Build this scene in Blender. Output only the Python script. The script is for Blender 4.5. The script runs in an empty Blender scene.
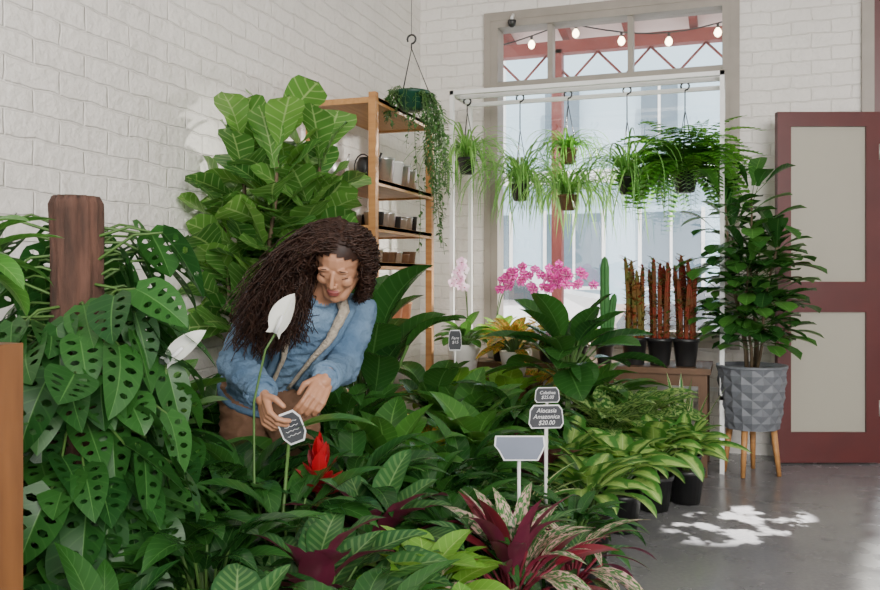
import bpy, math, random
from mathutils import Vector, Matrix, noise
random.seed(11)
U=random.uniform
TH=math.radians(19); ST=math.sin(TH); CT=math.cos(TH)
Z=Vector((0,0,1))
def V(x,y,z=0.0):
    """survey coordinates (x right, y depth along the sight line) -> room coordinates"""
    return Vector((x*CT-y*ST, x*ST+y*CT, z))
def survey(p): return (p.x*CT+p.y*ST, -p.x*ST+p.y*CT)

# ------------------------------------------------------------------ materials
def newmat(name):
    m=bpy.data.materials.new(name); m.use_nodes=True
    nt=m.node_tree; nt.nodes.clear()
    o=nt.nodes.new('ShaderNodeOutputMaterial')
    return m,nt,o
def N(nt,t,**k):
    n=nt.nodes.new(t)
    for a,b in k.items(): setattr(n,a,b)
    return n
def L_(nt,a,b): nt.links.new(a,b)
def mth(nt,op,a,b=None,c=None,clamp=False):
    n=N(nt,'ShaderNodeMath',operation=op); n.use_clamp=clamp
    for i,v in enumerate((a,b,c)):
        if v is None: continue
        if isinstance(v,(int,float)): n.inputs[i].default_value=v
        else: L_(nt,v,n.inputs[i])
    return n.outputs[0]
def mixc(nt,f,a,b):
    n=N(nt,'ShaderNodeMix',data_type='RGBA')
    for s,v in ((n.inputs[0],f),(n.inputs[6],a),(n.inputs[7],b)):
        if isinstance(v,(int,float)): s.default_value=v
        elif isinstance(v,tuple): s.default_value=(v[0],v[1],v[2],1)
        else: L_(nt,v,s)
    return n.outputs[2]
def noisef(nt,scale,detail=3,vec=None):
    n=N(nt,'ShaderNodeTexNoise'); n.inputs['Scale'].default_value=scale; n.inputs['Detail'].default_value=detail
    if vec is None:
        tc=N(nt,'ShaderNodeTexCoord'); vec=tc.outputs['Object']
    L_(nt,vec,n.inputs['Vector'])
    return n.outputs['Fac']
def rng(nt,v,a,b,c=0.0,d=1.0):
    n=N(nt,'ShaderNodeMapRange'); L_(nt,v,n.inputs[0])
    n.inputs[1].default_value=a;n.inputs[2].default_value=b;n.inputs[3].default_value=c;n.inputs[4].default_value=d
    return n.outputs[0]
def simple(name,c1,c2=None,scale=20,rough=.5,metal=0,bump=0,bscale=60,stretch=None,spec=.5):
    m,nt,o=newmat(name); p=N(nt,'ShaderNodeBsdfPrincipled'); L_(nt,p.outputs[0],o.inputs[0])
    p.inputs['Roughness'].default_value=rough; p.inputs['Metallic'].default_value=metal
    p.inputs['Specular IOR Level'].default_value=spec
    if c2 is None: c2=tuple(x*.8 for x in c1)
    vec=None
    if stretch:
        tc=N(nt,'ShaderNodeTexCoord'); mp=N(nt,'ShaderNodeMapping'); mp.inputs['Scale'].default_value=stretch
        L_(nt,tc.outputs['Object'],mp.inputs[0]); vec=mp.outputs[0]
    f=rng(nt,noisef(nt,scale,4,vec),.3,.7)
    L_(nt,mixc(nt,f,c1,c2),p.inputs['Base Color'])
    if bump:
        b=N(nt,'ShaderNodeBump'); b.inputs['Strength'].default_value=bump; b.inputs['Distance'].default_value=.01
        L_(nt,noisef(nt,bscale,5,vec),b.inputs['Height']); L_(nt,b.outputs[0],p.inputs['Normal'])
    return m
def brickwall(name,axis):
    m,nt,o=newmat(name); p=N(nt,'ShaderNodeBsdfPrincipled'); L_(nt,p.outputs[0],o.inputs[0])
    p.inputs['Roughness'].default_value=.55
    g=N(nt,'ShaderNodeNewGeometry'); s=N(nt,'ShaderNodeSeparateXYZ'); L_(nt,g.outputs['Position'],s.inputs[0])
    c=N(nt,'ShaderNodeCombineXYZ'); L_(nt,s.outputs[axis],c.inputs[0]); L_(nt,s.outputs[2],c.inputs[1])
    nz=N(nt,'ShaderNodeTexNoise'); nz.inputs['Scale'].default_value=7; L_(nt,g.outputs['Position'],nz.inputs['Vector'])
    vm=N(nt,'ShaderNodeVectorMath',operation='MULTIPLY_ADD'); L_(nt,nz.outputs['Color'],vm.inputs[0]); vm.inputs[1].default_value=(.03,.03,0); L_(nt,c.outputs[0],vm.inputs[2])
    b=N(nt,'ShaderNodeTexBrick'); L_(nt,vm.outputs[0],b.inputs['Vector'])
    b.inputs['Scale'].default_value=1; b.inputs['Brick Width'].default_value=.24; b.inputs['Row Height'].default_value=.086
    b.inputs['Mortar Size'].default_value=.006; b.inputs['Mortar Smooth'].default_value=.8
    n1=noisef(nt,2.2,5,g.outputs['Position']); n2=noisef(nt,28,6,g.outputs['Position']); n3=noisef(nt,9,5,g.outputs['Position'])
    col=mixc(nt,rng(nt,n1,.3,.7),(.82,.785,.74),(.74,.705,.66))
    col=mixc(nt,rng(nt,n2,.60,.78,0,.4),col,(.56,.51,.45))
    col=mixc(nt,mth(nt,'MULTIPLY',b.outputs['Fac'],.12),col,(.5,.46,.42))
    L_(nt,col,p.inputs['Base Color'])
    h=mth(nt,'ADD',mth(nt,'MULTIPLY',b.outputs['Fac'],-.6),mth(nt,'MULTIPLY',n2,1.0))
    h=mth(nt,'ADD',h,mth(nt,'MULTIPLY',n1,.6)); h=mth(nt,'ADD',h,mth(nt,'MULTIPLY',n3,1.5))
    bp=N(nt,'ShaderNodeBump'); bp.inputs['Strength'].default_value=.65; bp.inputs['Distance'].default_value=.014
    L_(nt,h,bp.inputs['Height']); L_(nt,bp.outputs[0],p.inputs['Normal'])
    return m
def leafmat(name,c1,c2,vein=(.3,.5,.2),midw=.07,vf=0,va=.35,pat=None,pc=(.8,.8,.4),back=None,rough=.33,trans=.28,spec=.5):
    m,nt,o=newmat(name)
    a=N(nt,'ShaderNodeAttribute'); a.attribute_name='leafco'
    s=N(nt,'ShaderNodeSeparateXYZ'); L_(nt,a.outputs['Vector'],s.inputs[0])
    u,t,r=s.outputs; au=mth(nt,'ABSOLUTE',u)
    col=mixc(nt,r,c1,c2)
    cv=N(nt,'ShaderNodeCombineXYZ')
    L_(nt,mth(nt,'MULTIPLY',u,1.2),cv.inputs[0]); L_(nt,mth(nt,'MULTIPLY',t,4.0),cv.inputs[1]); L_(nt,mth(nt,'MULTIPLY',r,37.0),cv.inputs[2])
    nz=noisef(nt,1.6,3,cv.outputs[0])
    ph=mth(nt,'SUBTRACT',t,mth(nt,'MULTIPLY',au,.16))
    if pat=='centre':
        k=mth(nt,'ADD',au,mth(nt,'MULTIPLY',nz,.9)); col=mixc(nt,rng(nt,k,.72,1.05,1,0),col,pc)
    elif pat=='patch':
        nn=noisef(nt,3.2,4,cv.outputs[0]); col=mixc(nt,rng(nt,nn,.47,.56),col,pc)
    elif pat=='stripe':
        w=mth(nt,'SINE',mth(nt,'MULTIPLY',ph,62.0)); k=mth(nt,'MULTIPLY',rng(nt,w,.1,.6),rng(nt,au,.8,.92,1,0)); col=mixc(nt,k,col,pc)
    elif pat=='edge':
        col=mixc(nt,rng(nt,mth(nt,'ADD',au,mth(nt,'MULTIPLY',nz,.3)),.85,.95),col,pc)
    if vf:
        w=mth(nt,'SINE',mth(nt,'MULTIPLY',ph,float(vf))); col=mixc(nt,rng(nt,w,.8,1,0,va),col,vein)
    col=mixc(nt,rng(nt,au,midw*.4,midw,.75,0),col,vein)
    if back:
        g=N(nt,'ShaderNodeNewGeometry'); col=mixc(nt,g.outputs['Backfacing'],col,back)
    p=N(nt,'ShaderNodeBsdfPrincipled'); p.inputs['Roughness'].default_value=rough; p.inputs['Specular IOR Level'].default_value=spec; L_(nt,col,p.inputs['Base Color'])
    tr=N(nt,'ShaderNodeBsdfTranslucent')
    hs=N(nt,'ShaderNodeHueSaturation'); hs.inputs['Value'].default_value=2.2; hs.inputs['Hue'].default_value=.485; L_(nt,col,hs.inputs['Color']); L_(nt,hs.outputs[0],tr.inputs[0])
    mx=N(nt,'ShaderNodeMixShader'); mx.inputs[0].default_value=trans
    L_(nt,p.outputs[0],mx.inputs[1]); L_(nt,tr.outputs[0],mx.inputs[2]); L_(nt,mx.outputs[0],o.inputs[0])
    return m
def glassmat(name,tint=(1,1,1),f=.07,rough=.02,diff=0):
    m,nt,o=newmat(name); t=N(nt,'ShaderNodeBsdfTransparent'); t.inputs[0].default_value=(*tint,1)
    g=N(nt,'ShaderNodeBsdfGlossy'); g.inputs['Roughness'].default_value=rough
    mx=N(nt,'ShaderNodeMixShader'); mx.inputs[0].default_value=f
    L_(nt,t.outputs[0],mx.inputs[1]); L_(nt,g.outputs[0],mx.inputs[2]); out=mx.outputs[0]
    if diff:
        d=N(nt,'ShaderNodeBsdfDiffuse'); d.inputs[0].default_value=(.56,.53,.45,1)
        m2=N(nt,'ShaderNodeMixShader'); m2.inputs[0].default_value=diff; L_(nt,out,m2.inputs[1]); L_(nt,d.outputs[0],m2.inputs[2]); out=m2.outputs[0]
    L_(nt,out,o.inputs[0]); return m
def emis(name,c,s):
    m,nt,o=newmat(name); e=N(nt,'ShaderNodeEmission'); e.inputs[0].default_value=(*c,1); e.inputs[1].default_value=s; L_(nt,e.outputs[0],o.inputs[0]); return m

M={}
M['wl']=brickwall('painted_brick_left',1); M['wb']=brickwall('painted_brick_back',0)
M['plaster']=simple('plaster',(.75,.73,.7),rough=.8)
M['frame']=simple('taupe_paint',(.34,.30,.26),(.28,.25,.215),6,.5)
M['white']=simple('white_metal',(.85,.85,.83),(.8,.8,.78),10,.4)
M['red']=simple('dark_red_paint',(.095,.014,.013),(.075,.011,.011),5,.4)
M['redout']=simple('veranda_red',(.30,.07,.06),(.24,.055,.05),5,.6)
M['roof']=simple('veranda_roof',(.85,.72,.68),(.78,.62,.58),3,.7)
M['glass']=glassmat('clear_glass'); M['frost']=glassmat('frosted_glass',(.9,.9,.85),.06,.3,.55)
M['wood']=simple('pine_wood',(.50,.25,.085),(.38,.17,.055),6,.5,stretch=(1,1,8))
M['woodh']=simple('pine_wood_h',(.52,.27,.095),(.40,.19,.06),5,.5,stretch=(8,1,8))
M['ply']=simple('plywood',(.21,.085,.028),(.13,.052,.018),4,.45,stretch=(1,6,1))
M['dwood']=simple('dark_wood',(.14,.07,.035),(.09,.045,.02),8,.6)
M['black']=simple('black_plastic',(.012,.012,.013),(.02,.02,.02),8,.35)
M['soil']=simple('soil',(.035,.02,.012),(.02,.012,.008),40,.95,bump=.6)
M['bark']=simple('bark',(.13,.06,.04),(.03,.017,.012),10,.95,bump=1,bscale=22,stretch=(2.4,2.4,.6))
M['stem']=simple('green_stem',(.08,.17,.035),(.06,.13,.03),30,.5)
M['bstem']=simple('brown_stem',(.13,.09,.05),(.09,.06,.03),30,.7)
M['greypot']=simple('grey_pot',(.15,.16,.18),(.12,.13,.145),20,.5)
M['greenpot']=simple('green_pot',(.012,.07,.04),(.01,.05,.03),20,.4)
M['wpot']=simple('white_ceramic',(.75,.74,.7),(.7,.69,.66),10,.35)
M['tin']=simple('tin',(.72,.72,.70),(.6,.6,.58),20,.28,metal=.85)
M['terra']=simple('terracotta',(.45,.2,.1),(.36,.15,.08),20,.8)
M['chalk']=simple('chalkboard',(.035,.038,.045),(.055,.058,.065),12,.7)
M['chalkw']=simple('chalk_white',(.8,.8,.8),(.7,.7,.7),30,.8)
M['signback']=simple('sign_plate',(.15,.175,.23),(.13,.15,.20),9,.6)
M['asphalt']=simple('asphalt',(.5,.5,.5),(.42,.42,.42),3,.9)
M['facade']=simple('facade',(.50,.66,.76),(.44,.60,.71),.6,.8)
M['facade2']=simple('facade_trim',(.88,.88,.86),(.84,.84,.82),.6,.8)
M['brickout']=simple('facade_warm',(.62,.48,.42),(.55,.42,.36),.8,.8)
M['fwin']=simple('facade_window',(.14,.20,.25),(.09,.14,.18),1,.3)
M['cwin']=simple('car_window',(.05,.07,.08),(.04,.05,.06),1,.15)
M['carw']=simple('car_paint_white',(.8,.8,.8),(.78,.78,.78),1,.2); M['cars']=simple('car_paint_silver',(.25,.27,.30),(.23,.25,.28),1,.2,metal=.5)
M['hook']=M['black']
def floormat():
    m,nt,o=newmat('polished_concrete'); p=N(nt,'ShaderNodeBsdfPrincipled'); L_(nt,p.outputs[0],o.inputs[0])
    g=N(nt,'ShaderNodeNewGeometry'); a=noisef(nt,1.1,6,g.outputs['Position']); b=noisef(nt,60,4,g.outputs['Position']); c=noisef(nt,5,6,g.outputs['Position'])
    col=mixc(nt,rng(nt,a,.35,.65),(.14,.14,.155),(.21,.205,.215)); col=mixc(nt,rng(nt,b,.4,.7,0,.35),col,(.28,.27,.265)); col=mixc(nt,rng(nt,c,.55,.75,0,.5),col,(.10,.10,.115))
    L_(nt,col,p.inputs['Base Color']); L_(nt,rng(nt,c,.3,.7,.14,.34),p.inputs['Roughness'])
    return m
M['floor']=floormat()
G={}
G['dark']=leafmat('leaf_dark',(.012,.060,.014),(.030,.120,.020),(.09,.22,.055),.05,60,.25,rough=.25)
G['mid']=leafmat('leaf_mid',(.030,.125,.018),(.062,.20,.03),(.16,.34,.08),.06,50,.3)
G['lime']=leafmat('leaf_lime',(.10,.27,.03),(.17,.36,.045),(.32,.5,.12),.06,45,.3)
G['limeb']=leafmat('leaf_lime_bright',(.2,.42,.04),(.30,.52,.07),(.42,.6,.16),.06,45,.3,trans=.4)
G['fig']=leafmat('leaf_fig',(.03,.13,.022),(.13,.30,.05),(.32,.46,.17),.07,42,.6,rough=.3)
G['mons']=leafmat('leaf_monstera',(.010,.058,.011),(.028,.115,.019),(.08,.2,.05),.05,44,.16,rough=.38,trans=.18,spec=.3)
G['agl']=leafmat('leaf_aglaonema',(.04,.16,.025),(.07,.22,.035),(.5,.64,.26),.07,0,pat='centre',pc=(.33,.50,.13))
G['dief']=leafmat('leaf_dieff',(.04,.15,.03),(.06,.2,.035),(.5,.62,.3),.06,0,pat='patch',pc=(.36,.50,.17))
G['cala']=leafmat('leaf_calathea',(.02,.09,.026),(.035,.13,.032),(.22,.36,.14),.07,0,pat='stripe',pc=(.09,.20,.06),back=(.14,.02,.045))
G['strom']=leafmat('leaf_stromanthe',(.04,.14,.035),(.06,.2,.05),(.45,.5,.3),.05,0,pat='patch',pc=(.62,.42,.36),back=(.24,.018,.045))
G['maroon']=leafmat('leaf_maroon',(.10,.008,.014),(.17,.014,.025),(.26,.04,.06),.06,0,trans=.18)
G['redb']=leafmat('leaf_red_bract',(.42,.008,.015),(.28,.008,.015),(.5,.04,.04),.05,0,trans=.15)
G['croton']=leafmat('leaf_croton',(.08,.2,.02),(.16,.26,.03),(.75,.5,.1),.1,34,.7,pat='patch',pc=(.5,.22,.04))
G['edge']=leafmat('leaf_cream_edge',(.04,.15,.03),(.06,.2,.04),(.1,.25,.06),.05,0,pat='edge',pc=(.6,.62,.32))
G['fern']=leafmat('leaf_fern',(.07,.25,.025),(.13,.36,.045),(.2,.4,.1),.05,0,trans=.45)
G['grass']=leafmat('leaf_spider',(.08,.24,.04),(.16,.36,.08),(.45,.58,.25),.15,0,trans=.35)
G['trail']=leafmat('leaf_trailing',(.04,.12,.04),(.08,.18,.05),(.2,.3,.1),.05,0)
G['cac']=leafmat('leaf_cactus_red',(.30,.03,.02),(.05,.17,.03),(.4,.1,.05),.05,0,trans=.15)
G['spath']=leafmat('white_spathe',(.85,.86,.78),(.9,.9,.84),(.75,.8,.6),.05,0,rough=.5,trans=.2)
G['orch']=leafmat('orchid_magenta',(.52,.02,.26),(.40,.015,.18),(.85,.5,.65),.16,0,rough=.5,trans=.22)
G['orchw']=leafmat('orchid_white',(.85,.8,.83),(.8,.5,.68),(.8,.6,.7),.1,0,rough=.5,trans=.25)

# ------------------------------------------------------------------ mesh builder
class MB:
    def __init__(s): s.v=[];s.f=[];s.m=[];s.s=[];s.a=[];s.mats=[]
    def mi(s,m):
        if m not in s.mats: s.mats.append(m)
        return s.mats.index(m)
    def add(s,vs,fs,mat,att=None,smooth=True):
        o=len(s.v); s.v+=vs; s.a+= att if att else [(0,0,0)]*len(vs)
        k=s.mi(mat)
        for f in fs: s.f.append(tuple(i+o for i in f)); s.m.append(k); s.s.append(smooth)
    def build(s,name,origin=None,clamp=False,parent=None):
        o=Vector(origin) if origin is not None else Vector((0,0,0))
        vs=[]
        for p in s.v:
            x,y,z=p
            if clamp:
                x=max(x,-2.205+.004*math.sin(y*40)); y=min(y,5.985); z=max(z,.004)
            vs.append((x-o.x,y-o.y,z-o.z))
        me=bpy.data.meshes.new(name); me.from_pydata(vs,[],s.f)
        for m in s.mats: me.materials.append(m)
        me.polygons.foreach_set('material_index',s.m); me.polygons.foreach_set('use_smooth',s.s)
        at=me.attributes.new('leafco','FLOAT_VECTOR','POINT'); at.data.foreach_set('vector',[c for t in s.a for c in t])
        me.update()
        ob=bpy.data.objects.new(name,me); ob.location=o; bpy.context.scene.collection.objects.link(ob)
        if parent: ob.parent=parent
        return ob
def box(mb,lo,hi,mat,rotz=0,c=None):
    x0,y0,z0=lo;x1,y1,z1=hi
    vs=[Vector((x,y,z)) for z in(z0,z1) for y in(y0,y1) for x in(x0,x1)]
    if rotz:
        R=Matrix.Rotation(rotz,3,'Z'); vs=[R@v for v in vs]
    if c is not None: vs=[v+c for v in vs]
    mb.add(vs,[(0,2,3,1),(4,5,7,6),(0,1,5,4),(2,6,7,3),(0,4,6,2),(1,3,7,5)],mat,smooth=False)
def frame(d):
    d=d.normalized(); a=Z if abs(d.z)<.9 else Vector((1,0,0))
    s=d.cross(a).normalized(); return s, s.cross(d).normalized()
def tube(mb,pts,r0,r1,mat,n=5,rf=None,cap=True,rnd=0.5):
    vs=[];fs=[];k=len(pts)
    s=None
    for i,p in enumerate(pts):
        d=(pts[min(i+1,k-1)]-pts[max(i-1,0)])
        if d.length<1e-7: d=Vector((0,0,1))
        d.normalize()
        if s is None: s,_=frame(d)
        s=(s-d*s.dot(d)); 
        if s.length<1e-5: s,_=frame(d)
        s.normalize(); t=s.cross(d)
        r=rf(i/(k-1)) if rf else r0+(r1-r0)*i/(k-1)
        for j in range(n):
            a=2*math.pi*j/n; vs.append(p+s*(r*math.cos(a))+t*(r*math.sin(a)))
    for i in range(k-1):
        for j in range(n):
            fs.append((i*n+j,i*n+(j+1)%n,(i+1)*n+(j+1)%n,(i+1)*n+j))
    if cap: fs.append(tuple(range(n))[::-1]); fs.append(tuple((k-1)*n+j for j in range(n)))
    mb.add(vs,fs,mat,[(0,0.5,rnd)]*len(vs))
def lathe(mb,c,prof,mat,n=20,smooth=True,rfun=None):
    vs=[];fs=[];k=len(prof)
    for i,(r,z) in enumerate(prof):
        for j in range(n):
            a=2*math.pi*j/n; rr=r*(rfun(a,z) if rfun else 1)
            vs.append(Vector((c.x+rr*math.cos(a),c.y+rr*math.sin(a),c.z+z)))
    for i in range(k-1):
        for j in range(n): fs.append((i*n+j,i*n+(j+1)%n,(i+1)*n+(j+1)%n,(i+1)*n+j))
    fs.append(tuple(range(n))[::-1]); fs.append(tuple((k-1)*n+j for j in range(n)))
    mb.add(vs,fs,mat,smooth=smooth)
def nursery_pot(mb,c,r,h,mat=None):
    mat=mat or M['black']
    lathe(mb,c,[(r*.72,0),(r*.74,.004),(r*.95,h*.86),(r*1.03,h*.87),(r*1.05,h),(r*.95,h),(r*.93,h*.92)],mat,22)
    lathe(mb,c,[(r*.9,h*.86),(r*.93,h*.93)],M['soil'],18)
PROF={'la':(.8,1.1),'ov':(.6,.85),'ob':(1.15,.45),'st':(.3,.75),'he':(.38,.95),'el':(.7,.7),'pet':(.8,.35)}
def leaf(mb,p,d,L,W,shape,droop,mat,fold=.28,wave=0.0,n=8,up=Z,twist=0.0,lobe=0.0,rnd=None):
    a,b=PROF[shape]; tm=a/(a+b); nr=tm**a*(1-tm)**b
    d=d.normalized(); s=d.cross(up)
    if s.length<.05: s=Vector((U(-1,1),U(-1,1),0))
    s.normalize()
    if twist: s=Matrix.Rotation(twist,3,d)@s
    if rnd is None: rnd=random.random()
    vs=[];at=[];st=L/n; ph=U(0,6)
    R=Matrix.Rotation(-droop/n,3,s)
    for i in range(n+1):
        t=i/n; w=W/2*((t**a)*((1-t)**b)/nr) if 0<t<1 else 0
        if i==0: w=W*(.12 if lobe==0 else .34)
        nor=s.cross(d).normalized()
        for u in(-1,-.5,0,.5,1):
            off=fold*abs(u)*w+wave*W*math.sin(t*14+ph+u*1.5)*u*u
            q=p+s*(u*w)+nor*off
            if lobe: q=q-d*(lobe*L*abs(u)*(1-t)**4)
            vs.append(q); at.append((u,t,rnd))
        p=p+d*st
        if d.z>-.96 or droop<0: d=(R@d).normalized()
    fs=[]
    for i in range(n):
        for j in range(4):
            k=i*5+j; fs.append((k,k+1,k+6,k+5))
    mb.add(vs,fs,mat,at)
def leaf_holes(mb,p,d,L,W,droop,mat,up=Z,twist=0):
    a,b=PROF['he']; tm=a/(a+b); nr=tm**a*(1-tm)**b
    d=d.normalized(); s=d.cross(up); 
    if s.length<.05: s=Vector((1,0,0))
    s.normalize(); s=Matrix.Rotation(twist,3,d)@s
    path=[];K=24;R=Matrix.Rotation(-droop/K,3,s)
    for i in range(K+1): path.append((p.copy(),s.cross(d))); p=p+d*(L/K); d=(R@d) if d.z>-.97 else d
    def pos(u,t):
        tt=min(1,max(0,t+.16*abs(u)*(1-t)-.10*abs(u)*(1-t)**3*2.8)); x=tt*K; i=min(K-1,int(x)); f=x-i
        q=path[i][0].lerp(path[i+1][0],f)
        if t<.01 and abs(u)>0: q=q-(path[3][0]-path[0][0])*abs(u)*.55
        w=W/2*((max(t,.001)**a)*((1-t)**b)/nr) if t<1 else 0
        w=max(w,W*.2*(1-t)**6)
        return q+s*(u*w)+path[i][1]*(.22*abs(u)*w)
    us=[0,.20,.34,.58,.74,1]; rnd=random.random()
    ts=[0,.14,.21,.305,.375,.465,.54,.63,.69,.80,.9,1]; n=len(ts)-1
    skip=random.randrange(4)
    for sg in(-1,1):
        vs=[];at=[];fs=[]
        for t in ts:
            for u in us: vs.append(pos(sg*u,t)); at.append((sg*u,t,rnd))
        def q(a_,b_,c_,d_=None):
            f=(a_,b_,c_) if d_ is None else (a_,b_,c_,d_)
            fs.append(f if sg>0 else f[::-1])
        for i in range(n):
            hole=(i in(1,3,5,7)) and not (i==1+2*skip and sg>0)
            for j in range(5):
                A=i*6+j;B=A+1;C=A+7;D=A+6
                if hole and j==1:
                    m=len(vs); vs.append((vs[A]+vs[D])/2); at.append(at[A]); q(A,B,m); q(m,C,D)
                elif hole and j==2: pass
                elif hole and j==3:
                    m=len(vs); vs.append((vs[B]+vs[C])/2); at.append(at[B]); q(A,B,m); q(m,C,D)
                else: q(A,B,C,D)
        mb.add(vs,fs,mat,at)
def dirv(az,el): return Vector((math.cos(az)*math.cos(el),math.sin(az)*math.cos(el),math.sin(el)))

KEEP=[(V(-.62,3.08,.76),V(-.45,2.90,1.06),.18),(V(-.60,2.86,1.08),V(-.63,2.72,.88),.08),(V(-.63,2.72,.88),V(-.50,2.48,.77),.06),
      (V(-.30,2.93,1.06),V(-.33,2.88,.87),.08),(V(-.33,2.88,.87),V(-.37,2.63,.81),.06),(V(-.45,2.9,1.06),V(-.33,2.78,1.25),.15),(V(-.71,3.13,.74),V(-.66,3.0,.1),.11),(V(-.54,3.07,.74),V(-.47,2.95,.1),.11)]
def blocked(p):
    for a,b,r in KEEP:
        ab=b-a; t=max(0,min(1,(p-a).dot(ab)/ab.length_squared))
        if (p-a-ab*t).length<r: return True
    x,y=survey(p)
    if -.58<x<-.30 and 2.25<y<2.75 and .80<p.z<1.05: return True
    return False
def rosette(mb,c,n,pet,L,W,shape,droop,mat,el=(30,85),pm=None,bend=25,lobe=0,wave=0,fold=.28,pr=.004,maxz=None,mats=None):
    az0=U(0,6.28)
    for i in range(n):
        k=(i+.5)/n; az=az0+i*2.39996+U(-.25,.25); e=math.radians(el[1]+(el[0]-el[1])*k+U(-7,7))
        d=dirv(az,e); pl=pet*U(.65,1.15)
        d0=dirv(az,min(1.5,e+.3)); p0=c+Vector((math.cos(az),math.sin(az),0))*.015
        pm_=p0+d0*pl*.5; p1=pm_+d*pl*.5
        sc=U(.75,1.12); d2=dirv(az+U(-.2,.2),e-math.radians(bend+U(-12,12)))
        tip=p1+d2*L*sc*.8; 
        if blocked(p1) or blocked(tip) or blocked(p1.lerp(tip,.5)): continue
        tube(mb,[p0,pm_,p1],pr*1.3,pr,pm or M['stem'],4,cap=False)
        leaf(mb,p1,d2,L*sc,W*sc*U(.9,1.1),shape,droop*U(.6,1.3),mats[i%len(mats)] if mats else mat,fold=fold,wave=wave,lobe=lobe,twist=U(-.35,.35))
KIND={
 'peace_lily':dict(n=58,pet=.22,L=.23,W=.075,shape='la',droop=1.3,mat='dark',el=(28,86)),
 'calathea':dict(n=44,pet=.20,L=.20,W=.10,shape='ov',droop=.8,mat='cala',el=(25,85),wave=.03),
 'aglaonema':dict(n=36,pet=.11,L=.20,W=.095,shape='ov',droop=.9,mat='agl',el=(35,86)),
 'dieffenbachia':dict(n=34,pet=.14,L=.24,W=.11,shape='ov',droop=.9,mat='dief',el=(30,85)),
 'philodendron':dict(n=40,pet=.22,L=.20,W=.12,shape='he',droop=.7,mat='mid',el=(20,85),lobe=.2),
 'lime_philodendron':dict(n=38,pet=.14,L=.15,W=.085,shape='ov',droop=.6,mat='lime',el=(25,85),lobe=.08),
 'rubber_plant':dict(n=30,pet=.2,L=.25,W=.13,shape='el',droop=.6,mat='dark',el=(15,88)),
 'croton':dict(n=44,pet=.18,L=.18,W=.07,shape='ob',droop=.7,mat='croton',el=(10,88)),
 'dracaena':dict(n=60,pet=.05,L=.38,W=.038,shape='st',droop=1.4,mat='dark',el=(20,88)),
 'cordyline':dict(n=40,pet=.1,L=.36,W=.05,shape='la',droop=1.0,mat='edge',el=(25,88)),
 'anthurium':dict(n=40,pet=.24,L=.2,W=.10,shape='he',droop=.8,mat='mid',el=(25,85),lobe=.15),
 'snake_plant':dict(n=12,pet=.01,L=.5,W=.05,shape='st',droop=.1,mat='edge',el=(75,88),bend=0),
 'maroon_philodendron':dict(n=32,pet=.2,L=.2,W=.09,shape='ov',droop=.7,mat='maroon',el=(30,85)),
}
def potted(kind,x,y,s=1.0,lift=0,r=.095,h=.18,z=0.0,pot=None,matk=None,name=None):
    k=dict(KIND[kind]); mat=G[matk or k['mat']]; k.pop('mat',None)
    mb=MB(); c=V(x,y,z); nursery_pot(mb,c,r,h,pot)
    cc=c+Vector((0,0,h*.9))
    if lift: 
        for j in range(3): tube(mb,[cc+Vector((.012*(j-1),.01*(j%2),0)),cc+Vector((.008*(j-1),0,lift+.02))],.007,.005,M['stem'],6)
        cc=cc+Vector((0,0,lift))
    k['pet']*=s;k['L']*=s;k['W']*=s
    rosette(mb,cc,mat=mat,**k)
    return mb,c,(name or kind)
def done(t): return t[0].build(t[2],t[1],clamp=True)

# ------------------------------------------------------------------ room
H=3.6
def wallbox(name,boxes,mat):
    mb=MB()
    for lo,hi in boxes: box(mb,lo,hi,mat)
    return mb.build(name)
wallbox('floor',[((-2.42,-2.0,-.1),(5.2,6.0,0)),((-2.42,6.0,-.1),(5.2,6.2,0))],M['floor'])
wallbox('wall_left',[((-2.42,-2.0,0),(-2.22,6.0,H))],M['wl'])
WX0,WX1,WZ0,WZ1=-1.667,-.028,.74,3.02
DX0,DX1,DZ=.83,1.85,2.95
wallbox('wall_back',[((-2.42,6,0),(WX0,6.2,H)),((WX0,6,0),(WX1,6.2,WZ0)),((WX0,6,WZ1),(WX1,6.2,H)),((WX1,6,0),(DX0,6.2,H)),((DX0,6,DZ),(DX1,6.2,H)),((DX1,6,0),(5.2,6.2,H))],M['wb'])
wallbox('wall_right',[((5.0,-2.0,0),(5.2,6.0,H))],M['wb'])
wallbox('ceiling',[((-2.42,-2.0,H),(5.2,6.2,H+.1))],M['plaster'])
mb=MB(); f=M['frame']
def fb(lo,hi,m=f): box(mb,lo,hi,m)
fb((WX0,5.97,WZ0),(WX0+.05,6.14,WZ1)); fb((WX1-.05,5.97,WZ0),(WX1,6.14,WZ1)); fb((WX0+.05,5.97,WZ1-.05),(WX1-.05,6.14,WZ1)); fb((WX0+.05,5.97,WZ0),(WX1-.05,6.14,WZ0+.06))
fb((WX0+.05,5.98,2.52),(WX1-.05,6.12,2.58))
for x in(-1.24,-.68): fb((x-.018,6.0,2.58),(x+.018,6.1,WZ1-.05))
fb((WX0-.05,5.965,WZ0-.05),(WX0,5.999,WZ1+.06)); fb((WX1,5.965,WZ0-.05),(WX1+.06,5.999,WZ1+.06)); fb((WX0,5.965,WZ1),(WX1,5.999,WZ1+.06)); fb((WX0-.05,5.92,WZ0-.04),(WX1+.06,6.0,WZ0))
fb((WX0+.05,6.06,WZ0+.06),(WX1-.05,6.064,2.52),M['glass']); fb((WX0+.05,6.06,2.58),(WX1-.05,6.064,WZ1-.05),M['glass'])
mb.build('window_1',(-.85,6,1.9))
mb=MB(); c0=V(2.106,5.36,0); W=.64; Hd=2.2
def db(a,b,m=M['red'],t=.022): box(mb,(a[0],-t,a[1]),(b[0],t,b[1]),m,TH,c0)
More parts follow.
